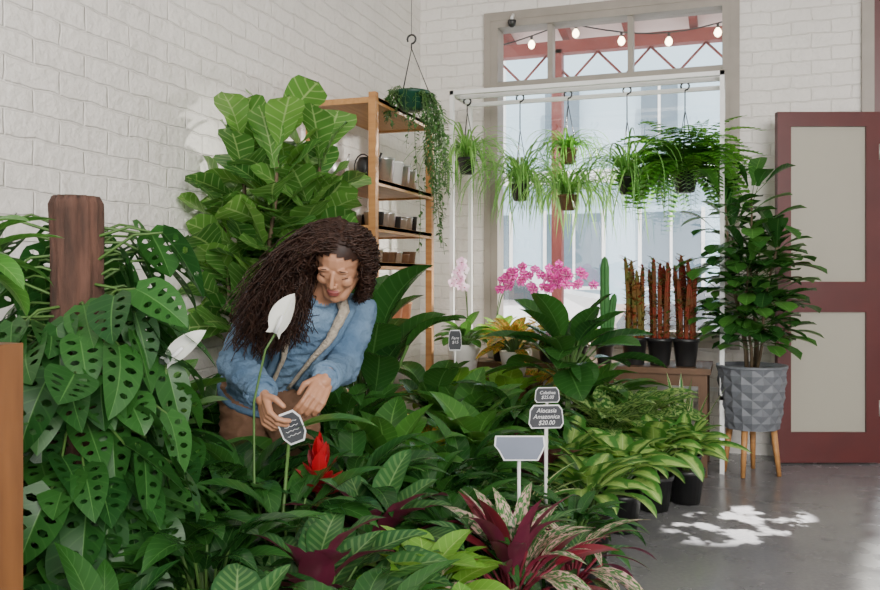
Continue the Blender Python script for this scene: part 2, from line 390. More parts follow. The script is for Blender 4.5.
db((0,.01),(.085,Hd)); db((W-.085,.01),(W,Hd)); db((.085,Hd-.09),(W-.085,Hd)); db((.085,.01),(W-.085,.2)); db((.085,.95),(W-.085,1.14))
db((.085,.2),(W-.085,.95),M['frost'],.004); db((.085,1.14),(W-.085,Hd-.09),M['frost'],.004)
for zz in (.3,1.9):
    tube(mb,[V(2.746,5.34,zz),V(2.746,5.34,zz+.1)],.008,.008,M['tin'],8)
p=V(2.15,5.33,1.04); tube(mb,[p,p+V(0,-.05,0),p+V(.08,-.055,0)],.008,.008,M['tin'],8)
mb.build('door_1',c0)
mb=MB()
box(mb,(DX0,5.98,0),(DX0+.06,6.16,DZ),M['red']); box(mb,(DX1-.06,5.98,0),(DX1,6.16,DZ),M['red']); box(mb,(DX0+.06,5.98,DZ-.06),(DX1-.06,6.16,DZ),M['red']); box(mb,(DX0+.06,6.0,2.2),(DX1-.06,6.14,2.28),M['red'])
box(mb,(DX0-.07,5.965,0),(DX0,5.999,DZ+.07),M['frame']); box(mb,(DX1,5.965,0),(DX1+.07,5.999,DZ+.07),M['frame']); box(mb,(DX0-.0,5.965,DZ),(DX1,5.999,DZ+.07),M['frame'])
mb.build('trim_1',(1.3,6,1.5))
mb=MB(); p=Vector((-1.50,5.93,3.0)); tube(mb,[p+Vector((0,.04,.05)),p+Vector((0,0,.02)),p],.012,.012,M['white'],8); lathe(mb,p-Vector((0,0,.05)),[(.01,0),(.024,.012),(.03,.035),(.03,.05)],M['black'],14); mb.build('security_camera',p)

# ------------------------------------------------------------------ outside
wallbox('street_ground',[((-14,6.2,-.2),(14,30,-.1))],M['asphalt'])
mb=MB(); box(mb,(-16,20,-.1),(10,20.4,9.5),M['facade']); box(mb,(-16,19.8,3.4),(10,20,3.7),M['facade2']); box(mb,(-16,19.85,-.1),(10,20,.6),M['brickout'])
box(mb,(-16,19.82,3.7),(-5.2,20,9.5),M['facade2'])
for i in range(10):
    x=-13+i*2.2
    box(mb,(x,19.93,1.0),(x+1.3,19.99,2.7),M['fwin']); box(mb,(x-.08,19.9,.92),(x+1.38,19.95,1.0),M['facade2']); box(mb,(x+.62,19.9,1.0),(x+.68,19.95,2.7),M['facade2']); box(mb,(x-.08,19.9,1.0),(x,19.95,2.78),M['facade2']); box(mb,(x+1.3,19.9,1.0),(x+1.38,19.95,2.78),M['facade2'])
    box(mb,(x,19.76,4.4),(x+.8,19.81,5.6),M['fwin']); box(mb,(x+.37,19.74,4.4),(x+.43,19.77,5.6),M['facade2'])
mb.build('street_building',(-2,20,0))
def car(x,y,mat):
    mb=MB()
    prof=[(-2.1,.3),(-2.15,.6),(-2.0,.82),(-1.2,.92),(-.6,1.36),(.6,1.42),(1.25,1.1),(1.95,.98),(2.1,.7),(2.1,.32)]
    for (w0,m) in((.85,mat),):
        vs=[Vector((x+a,y+sy*(w0-(.13 if b>1 else 0)),b-.1)) for sy in(-1,1) for a,b in prof]; n=len(prof)
        fs=[(i,(i+1)%n,n+(i+1)%n,n+i) for i in range(n)]+[tuple(range(n))[::-1],tuple(range(n,2*n))]
        mb.add(vs,fs,m,smooth=False)
    wp=[(-1.05,.95),(-.52,1.3),(.55,1.35),(1.1,1.08),(1.1,.95)]
    vs=[Vector((x+a,y-.76-(1.3-b)*.12,b-.1)) for a,b in wp]; mb.add(vs,[tuple(range(5))],M['cwin'],smooth=False)
    for a in(-1.35,1.3):
        for s in(-1,1):
            c=Vector((x+a,y+s*.78,.2)); tube(mb,[c-Vector((0,.1,0)),c+Vector((0,.1,0))],.3,.3,M['black'],18); tube(mb,[c-Vector((0,.11,0)),c+Vector((0,.11,0))],.17,.17,M['tin'],14)
    mb.build('parked_car',(x,y,0))
car(-3.9,13.5,M['carw']); car(.5,13.6,M['cars']); car(-8.5,13.6,M['cars'])
mb=MB()
vs=[Vector(p) for p in((-6,6.2,3.95),(6,6.2,3.95),(6,8.7,3.6),(-6,8.7,3.6))]; mb.add(vs+[v+Vector((0,0,.04)) for v in vs],[(3,2,1,0),(4,5,6,7),(2,3,7,6),(0,1,5,4),(1,2,6,5),(3,0,4,7)],M['roof'],smooth=False)
for i in range(20):
    x=-5.8+i*.6; vs=[Vector((x+dx,yy,zz)) for dx in(0,.07) for yy,zz in((6.2,3.94),(8.65,3.59),(8.65,3.47),(6.2,3.82))]
    mb.add(vs,[(0,1,2,3),(7,6,5,4),(3,2,6,7),(0,4,5,1)],M['redout'],smooth=False)
box(mb,(-6,8.25,3.36),(6,8.37,3.48),M['redout']); box(mb,(-6,8.28,3.06),(6,8.34,3.1),M['facade2'])
for i in range(24):
    x=-6+i*.5; a=Vector((x,8.31,3.1)); b=Vector((x+.25,8.31,3.36)); c=Vector((x+.5,8.31,3.1)); tube(mb,[a,b],.012,.012,M['redout'],4); tube(mb,[b,c],.012,.012,M['redout'],4)
for x in(-5,-1.64,1.9,5): box(mb,(x-.05,8.25,-.1),(x+.05,8.37,3.4),M['redout'])
mb.build('veranda',(0,7.4,3.5))
mb=MB(); bulb=emis('bulb_glow',(1,.80,.5),16); pts=[]
for i in range(41):
    t=i/40; x=-3+t*5; pts.append(Vector((x,7.1,3.30-.16*abs(math.sin(t*math.pi*3)))))
tube(mb,pts,.006,.006,M['black'],4)
for i in range(2,40,3):
    p=pts[i]; tube(mb,[p,p-Vector((0,0,.04))],.012,.012,M['black'],6); lathe(mb,p-Vector((0,0,.11)),[(.004,0),(.022,.012),(.03,.035),(.024,.055),(.012,.072)],bulb,10)
mb.build('festoon_lights',(-.5,7.1,3.3))
mb=MB()
nursery_pot(mb,Vector((1.75,7.3,-.1)),.22,.4)
rosette(mb,Vector((1.75,7.3,.3)),60,.55,.3,.14,'ov',.8,G['mid'],el=(5,88))
rosette(mb,Vector((1.75,7.3,1.0)),60,.35,.3,.14,'ov',.8,G['mid'],el=(-20,88)); tube(mb,[Vector((1.75,7.3,.2)),Vector((1.75,7.3,1.0))],.02,.015,M['bstem'],6)
mb.build('potted_shrub',(1.75,7.3,-.1))

# ------------------------------------------------------------------ rack with hanging plants
RX0,RX1,RY0,RY1,RZ=-1.758,-.07,5.35,5.76,2.38
mb=MB(); w=M['white']; r=.013
def bar(a,b,rr=r): box(mb,(min(a[0],b[0])-rr,min(a[1],b[1])-rr,min(a[2],b[2])-rr),(max(a[0],b[0])+rr,max(a[1],b[1])+rr,max(a[2],b[2])+rr),w)
for x in(RX0,RX1):
    for y in(RY0,RY1): bar((x,y,r),(x,y,RZ))
    bar((x,RY0,RZ),(x,RY1,RZ)); bar((x,RY0,.45),(x,RY1,.45))
for y in(RY0,5.5,RY1): bar((RX0,y,RZ),(RX1,y,RZ))
bar((RX0,RY1,.45),(RX1,RY1,.45))
mb.build('hanging_rack',(RX0,RY0,0))
def hanger(mb,p,ztop,r,mat=None,kk=.36):
    mat=mat or M['hook']; k=p+Vector((0,0,min(kk,(ztop-p.z)*.75)))
    hook=[Vector((k.x+.025*math.sin(a),k.y,ztop-.03+.025*math.cos(a))) for a in [i*math.pi/6 for i in range(-4,7)]]
    hook2=[Vector((k.x,k.y,ztop-.06)),k]
    tube(mb,hook,.006,.006,M['black'],5); tube(mb,[hook[-1],hook2[0],k],.004,.004,M['black'],5)
    for i in range(3):
        a=i*2.094+.4; tube(mb,[k,p+Vector((r*math.cos(a),r*math.sin(a),0))],.0025,.0025,mat,4)
def hpot(mb,p,r,h,mat): lathe(mb,p-Vector((0,0,h)),[(r*.6,0),(r*.7,.01),(r*.95,h*.85),(r*1.05,h*.87),(r*1.05,h),(r*.92,h),(r*.9,h*.8)],mat,18)
def strands(mb,p,n,L,W,mat,el=(30,85),droop=2.9,rr=.05):
    for i in range(n):
        az=U(0,6.283); q=p+Vector((math.cos(az),math.sin(az),0))*U(0,rr)
        leaf(mb,q,dirv(az,math.radians(U(*el))),L*U(.5,1.15),W,'st',droop*U(.8,1.3),mat,n=10,twist=U(-.3,.3))
for x,z,n,L in((-1.70,1.97,100,.60),(-1.336,1.78,130,.66),(-.643,1.80,130,.64)):
    mb=MB(); p=Vector((x,5.5,z)); hanger(mb,p,RZ,.06,M['black']); hpot(mb,p,.065,.11,M['black']); strands(mb,p,n,L,.013,G['grass'],el=(25,88)); mb.build('hanging_spider_plant',p,True)
mb=MB(); p=Vector((-1.018,5.5,2.0)); hanger(mb,p,RZ,.055); hpot(mb,p,.06,.1,M['dwood']); strands(mb,p,90,.34,.013,G['fern'])
p2=Vector((-1.018,5.5,1.70)); hpot(mb,p2,.065,.1,M['dwood']); strands(mb,p2,150,.64,.013,G['grass']); 
for a in(0,2.1,4.2): tube(mb,[p+Vector((.05*math.cos(a),.05*math.sin(a),-.05)),p2+Vector((.06*math.cos(a),.06*math.sin(a),0))],.0025,.0025,M['black'],4)
mb.build('hanging_tiered_planter',p,True)
def frond(mb,p,az,el,L,droop,mat,pw=.05,np=20):
    d=dirv(az,el); s=d.cross(Z).normalized(); R=Matrix.Rotation(-droop/np,3,s); pts=[p.copy()]; st=L/np; rn=random.random()
    for i in range(np):
        p=p+d*st; pts.append(p.copy())
        if d.z>-.95: d=R@d
        t=(i+1)/np; l=pw*math.sin(math.pi*min(1,.12+.88*t)**.8)*1.1+.006
        for sg in(-1,1): leaf(mb,p,s*sg+d*.35-Z*.1,l,st*1.5,'el',.3,mat,n=3,rnd=rn,fold=.1)
    tube(mb,pts,.0025,.001,M['stem'],3,cap=False)
mb=MB(); p=Vector((-.29,5.5,1.84)); hanger(mb,p,RZ,.08); hpot(mb,p,.085,.15,M['black'])
for i in range(130): frond(mb,p+Vector((U(-.05,.05),U(-.05,.05),0)),i*2.4,math.radians(U(0,82)),U(.34,.58),U(1.2,2.4),G['fern'],.06,16)
mb.build('hanging_boston_fern',p,True)
mb=MB(); p=Vector((-1.70,4.45,2.19)); hanger(mb,p,2.52,.1,kk=.27); tube(mb,[Vector((p.x,p.y,2.52)),Vector((p.x,p.y,H))],.0015,.0015,M['black'],4)
lathe(mb,p-Vector((0,0,.1)),[(.05,0),(.075,.02),(.10,.085),(.108,.09),(.108,.105),(.095,.105),(.09,.08)],M['greenpot'],20)
for i in range(70):
    a=U(0,6.28); q=p+Vector((.09*math.cos(a),.09*math.sin(a),0)); o=Vector((math.cos(a),math.sin(a),0)); ln=U(.5,1.0) if i%2 else U(.2,.6)
    if o.x<.1: ln*=.2
    pts=[q+o*(.05*min(1,k*.4))+Vector((.012*math.sin(k+i)+.008*k*max(0,o.x),.012*math.cos(k*1.3+i),-ln*k/10+ (.03 if k==1 else 0))) for k in range(11)]
    tube(mb,pts,.002,.0015,M['stem'],3,cap=False)
    for k in range(1,int(ln*60)):
        x=k/(ln*60)*10; j=min(9,int(x)); leaf(mb,pts[j].lerp(pts[j+1],x-j),dirv(U(0,6.28),U(-.9,.3)),.034,.018,'el',.4,G['trail'],n=2)
mb.build('hanging_trailing_plant',p,True)

# ------------------------------------------------------------------ shelf unit
mb=MB(); X0,X1,Y0,Y1=-2.19,-1.78,4.13,5.05; SH=[.12,.5,.89,1.245,1.44,1.685,2.115]
for x in(X0,X1-.04):
    for y in(Y0,Y1-.04): box(mb,(x,y,0),(x+.04,y+.04,2.14),M['wood'])
for z in SH:
    box(mb,(X0+.0,Y0+.041,z-.02),(X1-.0,Y1-.041,z),M['woodh']); box(mb,(X0+.041,Y0+.005,z-.03),(X1-.041,Y0+.04,z),M['woodh']); box(mb,(X0+.041,Y1-.04,z-.03),(X1-.041,Y1-.005,z),M['woodh'])
    box(mb,(X1-.022,Y0+.041,z-.035),(X1,Y1-.041,z+.001),M['woodh'])
mb.build('wooden_shelf_unit',(X0,Y0,0))
def smallpots(name,z,mat,items,r,h,handle=False,mat2=None):
    mb=MB()
    for k,(x,y) in enumerate(items):
        mm=mat2 if (mat2 and k%3==1) else mat
        c=Vector((x,y,z+.001)); rr=r*U(.85,1.1); hh=h*U(.8,1.1); lathe(mb,c,[(rr*.8,0),(rr,hh*.9),(rr*1.06,hh*.92),(rr*1.06,hh),(rr*.9,hh),(rr*.88,hh*.7)],mm,14)
        if handle: tube(mb,[c+Vector((rr*math.cos(a),0,hh+rr*1.2*math.sin(a))) for a in [i*math.pi/8 for i in range(9)]],.003,.003,mat,4)
    mb.build(name,(items[0][0],items[0][1],z))
smallpots('tin_planters',1.685,M['tin'],[(-1.85,4.42+i*.13) for i in range(4)]+[(-2.02,4.44+i*.15) for i in range(3)],.055,.14,mat2=M['wpot'])
def wcan(x,y,m):
    mb=MB(); c=Vector((x,y,1.686)); lathe(mb,c,[(.05,0),(.05,.10),(.033,.13),(.028,.13)],m,18); tube(mb,[c+Vector((.045,0,.03)),c+Vector((.085,-.01,.11)),c+Vector((.10,-.01,.15))],.009,.006,m,8)
    tube(mb,[c+Vector((-.05*math.cos(a)-.015,0,.08+.07*math.sin(a))) for a in [i*math.pi/8-.6 for i in range(12)]],.004,.004,m,6); mb.build('watering_can',c)
wcan(-1.90,4.27,M['black']); wcan(-2.08,4.25,M['tin'])
smallpots('metal_tins',1.44,M['tin'],[(-1.86,4.25+i*.09) for i in range(8)]+[(-1.99,4.25+i*.1) for i in range(7)],.036,.085,mat2=M['black'])
smallpots('seedling_pots',1.245,M['dwood'],[(-1.87,4.25+i*.1) for i in range(7)]+[(-2.0,4.3+i*.11) for i in range(6)],.04,.07,mat2=M['tin'])
smallpots('terracotta_pots',.89,M['terra'],[(-1.9,4.3+i*.17) for i in range(4)],.07,.13)
smallpots('stacked_pots',.5,M['wpot'],[(-1.9,4.3+i*.18) for i in range(4)],.075,.15)

# ------------------------------------------------------------------ bench by the window
mb=MB(); box(mb,(-1.70,5.18,.60),(-.13,5.72,.635),M['dwood'])
for x in(-1.68,-.2):
    for y in(5.2,5.66): box(mb,(x,y,0),(x+.05,y+.05,.6),M['dwood'])
box(mb,(-1.65,5.2,.53),(-.2,5.225,.6),M['dwood']); box(mb,(-1.65,5.2,.15),(-.2,5.7,.17),M['dwood'])
mb.build('window_bench',(-.9,5.45,0))
def cactus(mb,c,h,r,mat,ribs=5,lean=0):
    n=ribs*4; prof=[(0.7,0),(1,.1),(.92,.3),(1.05,.5),(.95,.7),(.95,.88),(.6,.97),(.1,1)]
    vs=[];fs=[]
    for i,(q,t) in enumerate(prof):
        for j in range(n):
            a=2*math.pi*j/n; rr=r*q*(.62+.38*abs(math.cos(a*ribs/2))**.7); vs.append(c+Vector((rr*math.cos(a)+lean*t*t,rr*math.sin(a),h*t)))
    for i in range(len(prof)-1):
        for j in range(n): fs.append((i*n+j,i*n+(j+1)%n,(i+1)*n+(j+1)%n,(i+1)*n+j))
    mb.add(vs,fs,mat,smooth=False)
cr=[]
for nm,a,b in(('cactus_red',(.20,.014,.010),(.06,.05,.015)),('cactus_green',(.04,.15,.04),(.07,.2,.06)),('cactus_orange',(.20,.025,.012),(.05,.11,.02))): cr.append(simple(nm,a,b,9,.7,spec=.2))
for x,m in((-.577,2),(-.428,0),(-.276,0)):
    mb=MB(); c=Vector((x,5.32,.636)); nursery_pot(mb,c,.078,.165)
    for i in range(8):
        a=i*.8; hh=U(.36,.54); o=Vector((.044*math.cos(a),.044*math.sin(a),.14)); ln=U(-.025,.025); cactus(mb,c+o,hh,.015,cr[m],3,ln)
        for k in range(40):
            t=k/40; q=c+o+Vector((ln*t*t,0,hh*t)); leaf(mb,q,dirv(U(0,6.28),.5),.055,.022,'ob',.2,G['cac'],n=2)
    mb.build('potted_red_cactus',c)
mb=MB(); c=Vector((-.76,5.34,.636)); nursery_pot(mb,c,.06,.12); cactus(mb,c+Vector((0,0,.1)),.56,.03,cr[1],6); cactus(mb,c+Vector((.03,.0,.1)),.33,.024,cr[1],6,.03); mb.build('potted_green_cactus',c)
def orchid(x,y,z,mat,nst,reach,pot=None,h=.5,rr=(.22,.38),fs_=1.0):
    mb=MB(); c=Vector((x,y,z)); lathe(mb,c,[(.05,0),(.068,.11),(.068,.12),(.06,.12),(.055,.1)],pot or M['wpot'],16)
    for i in range(7): leaf(mb,c+Vector((0,0,.11)),dirv(i*2.4,.5),.2,.065,'el',1.1,G['mid'])
    for s in range(nst):
        az=reach+U(-.5,.5)+s*.3; pts=[]; rch=U(*rr); hh=h*U(.85,1.05)
        for k in range(13):
            t=k/12; pts.append(c+Vector((math.cos(az)*rch*t**1.8,math.sin(az)*.1*t*t,.1+hh*math.sin(t*2.15)*(1.06))))
        tube(mb,pts,.003,.002,M['stem'],4)
        for k in range(5,13):
            q=pts[k]+Vector((U(-.03,.03),-.02,U(-.035,.03)))
            f=Vector((U(-.5,.5),-1,U(-.3,.3))).normalized(); sx,sy=frame(f)
            for j in range(5):
                a=j*math.pi*2/5+math.pi/2; d=sx*math.cos(a)+sy*math.sin(a); leaf(mb,q,d+f*.15,.036*fs_,(.036 if j in(1,4) else .022)*fs_,'pet',.1,mat,n=3,up=f,fold=.1)
            leaf(mb,q,f-Z*.5,.015,.012,'el',.3,G['maroon'],n=2)
    return mb.build('potted_orchid',c)
orchid(-1.50,5.48,.636,G['orch'],3,0,h=.46); orchid(-1.20,5.5,.636,G['orch'],3,.2,h=.47); orchid(-1.62,5.26,.636,G['orchw'],2,2.6,h=.50,rr=(.05,.14))
for kx,mk,mm in((-1.40,'lime_philodendron','limeb'),(-1.10,'croton','croton'),(-.92,'lime_philodendron','limeb')):
    o=Vector((kx,5.27,.636)); sx_,sy_=survey(o); done(potted(mk,sx_,sy_,.75,0,.065,.11,.636,matk=mm))

mb=MB(); box(mb,(-1.68,4.55,.56),(-1.05,5.0,.6),M['dwood'])
for x in(-1.66,-1.11):
    for y in(4.57,4.94): box(mb,(x,y,0),(x+.04,y+.04,.56),M['dwood'])
box(mb,(-1.66,4.56,.42),(-1.07,4.58,.56),M['ply']); mb.build('wooden_plant_stand',(-1.4,4.75,0))
mb=MB(); c=Vector((-1.52,4.85,.601)); lathe(mb,c,[(.07,0),(.1,.16),(.1,.17),(.09,.17),(.085,.14)],M['wpot'],20); rosette(mb,c+Vector((0,0,.15)),26,.10,.13,.07,'ov',.7,G['mid'],el=(20,85)); mb.build('potted_pothos',c,True)
mb=MB(); c=Vector((-1.2,4.8,.601)); lathe(mb,c,[(.06,0),(.085,.13),(.085,.14),(.075,.14),(.07,.12)],M['wpot'],20); rosette(mb,c+Vector((0,0,.12)),40,.12,.17,.06,'ov',.7,G['croton'],el=(20,85)); mb.build('croton',c,True)
def sign(x,y,z,w,h,mat,text=None,size=.02,yaw=0,tilt=0,base=0.0,name='chalkboard_plant_label'):
    mb=MB(); R=Matrix.Rotation(TH+yaw,3,'Z')@Matrix.Rotation(-tilt,3,'X'); c=V(x,y,z)
    out=[(-.5,-.3),(-.42,-.5),(.42,-.5),(.5,-.3),(.46,.3),(.36,.5),(-.36,.5),(-.46,.3)]
    if mat==M['signback']: out=[(-.30,-.5),(.36,-.5),(.46,-.1),(.5,.1),(.48,.5),(-.46,.5),(-.48,.1),(-.40,-.1)]
    def pl(sc,dy,m,th=.003):
        vs=[R@Vector((a*w*sc,dy+q,b*h*(sc if sc==1 else sc-.04)))+c for q in(0,th) for a,b in out]; n=8
        mb.add(vs,[tuple(range(n)),tuple(range(n,2*n))[::-1]]+[(i+n,(i+1)%n+n,(i+1)%n,i) for i in range(n)],m,smooth=False)
    pl(1,0,M['chalkw']); pl(.94,-.001,mat,.001)
    tube(mb,[R@Vector((0,.006,h*.1))+c,V(x,y+.03,base+.05)],.006,.005,M['wpot'],6)
    ob=mb.build(name,c)
    if text:
        cu=bpy.data.curves.new('lettering','FONT'); cu.body=text; cu.size=size; cu.align_x='CENTER'; cu.align_y='CENTER'; cu.shear=.25; cu.extrude=.0003; cu.materials.append(M['chalkw'])
        t=bpy.data.objects.new('lettering',cu); bpy.context.scene.collection.objects.link(t); t.parent=ob
        t.matrix_parent_inverse=Matrix.Identity(4); t.location=R@Vector((0,-.0022,0)); t.rotation_euler=(R@Matrix.Rotation(math.pi/2,3,'X')).to_euler()
    return ob
sign(.243,2.62,.635,.16,.075,M['signback'],None,tilt=.15,base=.1,name='plant_label_plate')
sign(.385,3.1,.655,.13,.085,M['chalk'],'Alocasia\nAmazonica\n$20.00',.022,yaw=.12,base=.1)
sign(.42,3.35,.70,.10,.06,M['chalk'],'Calathea\n$25.00',.018,yaw=.1,base=.1)
sign(.08,4.55,.83,.07,.11,M['chalk'],'Fern\n$15',.022,base=.2)

# ------------------------------------------------------------------ potted ficus in faceted pot
mb=MB(); c=V(1.85,5.08,0); n=20; rows=8; z0,z1=.275,.64
vs=[];fs=[]
for i in range(rows+1):
    t=i/rows; rr=.152+.045*t**.6
    for j in range(n):
        a=2*math.pi*j/n; r2=rr*(1.035 if (i+j)%2==0 else .975)
        vs.append(c+Vector((r2*math.cos(a),r2*math.sin(a),z0+(z1-z0)*t)))
for i in range(rows):
    for j in range(n):
        a=i*n+j;b=i*n+(j+1)%n;d=(i+1)*n+j;e=(i+1)*n+(j+1)%n
        if (i+j)%2==0: fs+=[(a,b,d),(b,e,d)]
        else: fs+=[(a,b,e),(a,e,d)]
fs.append(tuple(range(n))[::-1]); mb.add(vs,fs,M['greypot'],smooth=False)
lathe(mb,c,[(.17,z1-.04),(.178,z1-.02)],M['soil'],20); 
lathe(mb,c,[(.188,z1-.012),(.203,z1-.008),(.203,z1+.008),(.183,z1+.008),(.18,z1-.03)],M['greypot'],24)
for a in(-1.9,-.2,1.5,3.1):
    tube(mb,[c+Vector((.12*math.cos(a),.12*math.sin(a),z0+.02)),c+Vector((.155*math.cos(a),.155*math.sin(a),0.002))],.02,.013,M['wood'],8)
for k in range(6):
    a=k*1.05+.3; base=c+Vector((.03*math.cos(a),.03*math.sin(a),z1-.04)); top=c+Vector((.17*math.cos(a),.12*math.sin(a),1.22+.13*(k%4)))
    if k==0: top=c+V(-.02,-.02,0)+Vector((0,0,1.64))
    pts=[base.lerp(top,i/8)+Vector((.012*math.sin(i),.01*math.cos(i*1.7),0)) for i in range(9)]
    tube(mb,pts,.011,.006,M['bstem'],6)
    for i in range(48):
        t=.22+.78*(i/47); x=t*8; j=min(7,int(x)); q=pts[j].lerp(pts[j+1],x-j); az=i*2.4+k; e=U(-.2,.7)+(.7 if t>.93 else 0); d=dirv(az,e)
        q1=q+d*U(.03,.19)*(1.15-t*.4); LL=U(.15,.23)
        if survey(q1+d*LL)[1]>5.31: continue
        tube(mb,[q,q1],.003,.002,M['stem'],3,cap=False); leaf(mb,q1,d,LL,U(.095,.13),'ob',.7,G['mid'] if i%3==0 else G['dark'],n=6)
ob=mb.build('potted_ficus',c)

# ------------------------------------------------------------------ fiddle leaf fig
mb=MB(); c=V(-.755,3.72,0); nursery_pot(mb,c,.16,.3)
for k in range(8):
    a=k*.9+.5; base=c+Vector((.03*math.cos(a),.03*math.sin(a),.27)); top=c+V(.20*math.cos(a),.14*math.sin(a),1.45+.1*(k%3))
    if k==2: top=c+V(.02,.0,1.80)
    if k==4: top=c+V(-.12,.0,1.70)
    if k==7: top=c+V(.22,.0,1.66)
    pts=[base.lerp(top,i/8)+Vector((.015*math.sin(i),.012*math.cos(i*1.7),0)) for i in range(9)]
    tube(mb,pts,.014,.008,M['bstem'],6)
    for i in range(30):
        t=.46+.54*(i/29); x=t*8; j=min(7,int(x)); q=pts[j].lerp(pts[j+1],x-j); az=i*2.4+k; e=U(.2,1.0)+(.4 if t>.9 else 0); d=dirv(az,e)
        q1=q+d*.05; 
        if blocked(q1+d*.2): continue
        tube(mb,[q,q1],.005,.004,M['stem'],4,cap=False); leaf(mb,q1,d,U(.18,.28),U(.15,.20),'ob',U(.2,.8),G['fig'],wave=.04,n=8,twist=U(-.8,.8),fold=.15)
mb.build('fiddle_leaf_fig',c,True)

# ------------------------------------------------------------------ monstera totem
mb=MB(); c=V(-.872,2.05,0); nursery_pot(mb,c,.15,.26)
def bf(a,z): return 1+.18*noise.noise(Vector((math.cos(a)*2.2,math.sin(a)*2.2,z*3)))+.24*noise.noise(Vector((math.cos(a)*6,math.sin(a)*6,z*2.5)))+.10*noise.noise(Vector((math.cos(a)*16,math.sin(a)*16,z*9)))
lathe(mb,c,[(.058,.24+i*.0185) for i in range(60)]+[(.05,1.35),(.035,1.34)],M['bark'],44,rfun=bf)
for i in range(340):
    z=.30+.98*(i/339)**.95; az=i*2.39996; e=U(-.2,.6); o=Vector((math.cos(az),math.sin(az),0)); q=c+o*.055+Vector((0,0,z))
    pl=U(.03,.20); 
    if z<.95: pl*=1.25
    q1=q+dirv(az,e)*pl*.6; q2=q1+dirv(az,e-.5)*pl*.4
    st=V(0,-1,0)
    if z>1.10 and o.dot(st)>.35: continue
    if z>1.1: pl*=.7
    d=dirv(az+U(-.8,.8),U(-1.3,-.1))
    if blocked(q2+d*.15): continue
    if survey(q2+d*.2)[1]<1.55: continue
    tube(mb,[q,q1,q2],.004,.003,M['stem'],4,cap=False)
    leaf_holes(mb,q2,d,U(.11,.19),U(.08,.125),U(.2,.9),G['mons'],twist=U(-.7,.7))
mb.build('monstera_totem',c,True)

# ------------------------------------------------------------------ cabinet at left edge
mb=MB(); bx0,bx1,by0,by1=-1.95,-1.179,.6,1.18
box(mb,(bx0,by0,.03),(bx1-.02,by1-.02,1.01),M['ply']); box(mb,(bx0-.01,by0-.01,1.01),(bx1,by1,1.04),M['ply']); box(mb,(bx1-.02,by1-.06,0),(bx1,by1,1.01),M['ply']); box(mb,(bx1-.02,by0,0),(bx1,by0+.05,1.01),M['ply'])
box(mb,(bx1-.021,by0+.05,.5),(bx1-.002,by1-.06,.54),M['ply'])
tube(mb,[Vector((bx1+.0,.85,.75)),Vector((bx1+.03,.85,.75))],.015,.018,M['tin'],10)
mb.build('wooden_cabinet',(bx0,by0,0))
mb=MB(); c=Vector((-1.285,1.12,1.041)); lathe(mb,c,[(.045,0),(.062,.1),(.064,.11),(.056,.11),(.05,.09)],M['greypot'],16)
rosette(mb,c+Vector((0,0,.1)),24,.08,.12,.05,'ov',.9,G['mid'],el=(5,80)); mb.build('small_potted_plant',c,True)

# ------------------------------------------------------------------ floor plants
P=[ # kind,x,y,scale,lift
('peace_lily',-.66,1.66,1.0,.05),('calathea',-.40,1.66,.95,.06),('peace_lily',-.17,1.70,.85,.08),('lime_philodendron',.06,1.86,.7,.12),
('peace_lily',-.55,2.02,1.05,.1),('calathea',-.30,2.05,.95,.1),('lime_philodendron',-.04,2.20,.95,.12),
('peace_lily',-.80,2.44,1.15,.1),('calathea',-.20,2.48,1.0,.1),('peace_lily',.04,2.56,.95,.05),
('philodendron',-1.05,2.46,1.3,.15),('anthurium',-1.02,2.92,1.5,.2),('dracaena',-1.16,3.22,1.3,.3),('peace_lily',-.88,3.35,1.4,.1),
('peace_lily',-.62,2.66,1.2,.12),('peace_lily',-.28,2.74,1.1,.12),('peace_lily',-.02,2.88,1.0,.05),('calathea',.22,2.90,.8,0),('peace_lily',.46,2.98,.7,0),
('philodendron',-.20,3.15,1.15,.1),('peace_lily',.08,3.20,1.1,.05),('cordyline',.33,3.36,.8,0),('aglaonema',.62,3.55,1.1,.03),
('peace_lily',-.40,3.5,1.3,.15),('croton',-.12,3.62,1.0,.1),('philodendron',.14,3.62,1.15,.08),('calathea',.40,3.72,1.0,0),
('maroon_philodendron',-.2,4.02,1.1,.05),('philodendron',.10,4.05,1.2,.1),('peace_lily',.35,4.08,1.2,.1),('aglaonema',.60,3.98,1.15,.06),('aglaonema',.83,3.92,1.1,.03),('aglaonema',1.07,4.28,1.15,.05),('aglaonema',1.27,4.42,1.05,.04),
('lime_philodendron',.07,4.52,1.4,.2),('lime_philodendron',.34,4.55,1.5,.15),('dieffenbachia',.86,4.40,1.2,.1),('dieffenbachia',1.1,4.68,1.2,.1),('snake_plant',1.36,4.78,.85,0),
('anthurium',.84,4.80,1.3,.1),('croton',.50,4.88,1.2,.15),
]
for kind,x,y,s,lf in P: done(potted(kind,x,y,s,lf))
done(potted('rubber_plant',.66,4.42,1.25,.38,h=.24,r=.13))
def bird(x,y,s,name='bird_of_paradise',n=12,h=.42,el=(50,87)):
    mb=MB(); c=V(x,y,0); nursery_pot(mb,c,.15,.27)
    rosette(mb,c+Vector((0,0,.25)),n,h*s,.36*s,.20*s,'el',.8,G['dark'],el=el,bend=14,pr=.008)
    mb.build(name,c,True)
bird(-.33,3.85,1.05,n=22,h=.60,el=(62,88)); bird(-.02,4.35,.75,n=9,h=.45)
mb=MB(); c=V(-.42,2.38,0); nursery_pot(mb,c,.1,.19); cc=c+Vector((0,0,.17))
rosette(mb,cc+Z*.08,34,.26,.25,.085,'la',1.2,G['dark'],el=(30,80))
p0=cc; p1=V(-.44,2.50,.70)
tube(mb,[p0,p0.lerp(p1,.5)+V(-.02,0,.02),p1],.006,.005,M['stem'],5); leaf(mb,p1,V(.9,.05,.45),.27,.1,'ov',.9,G['mid'])
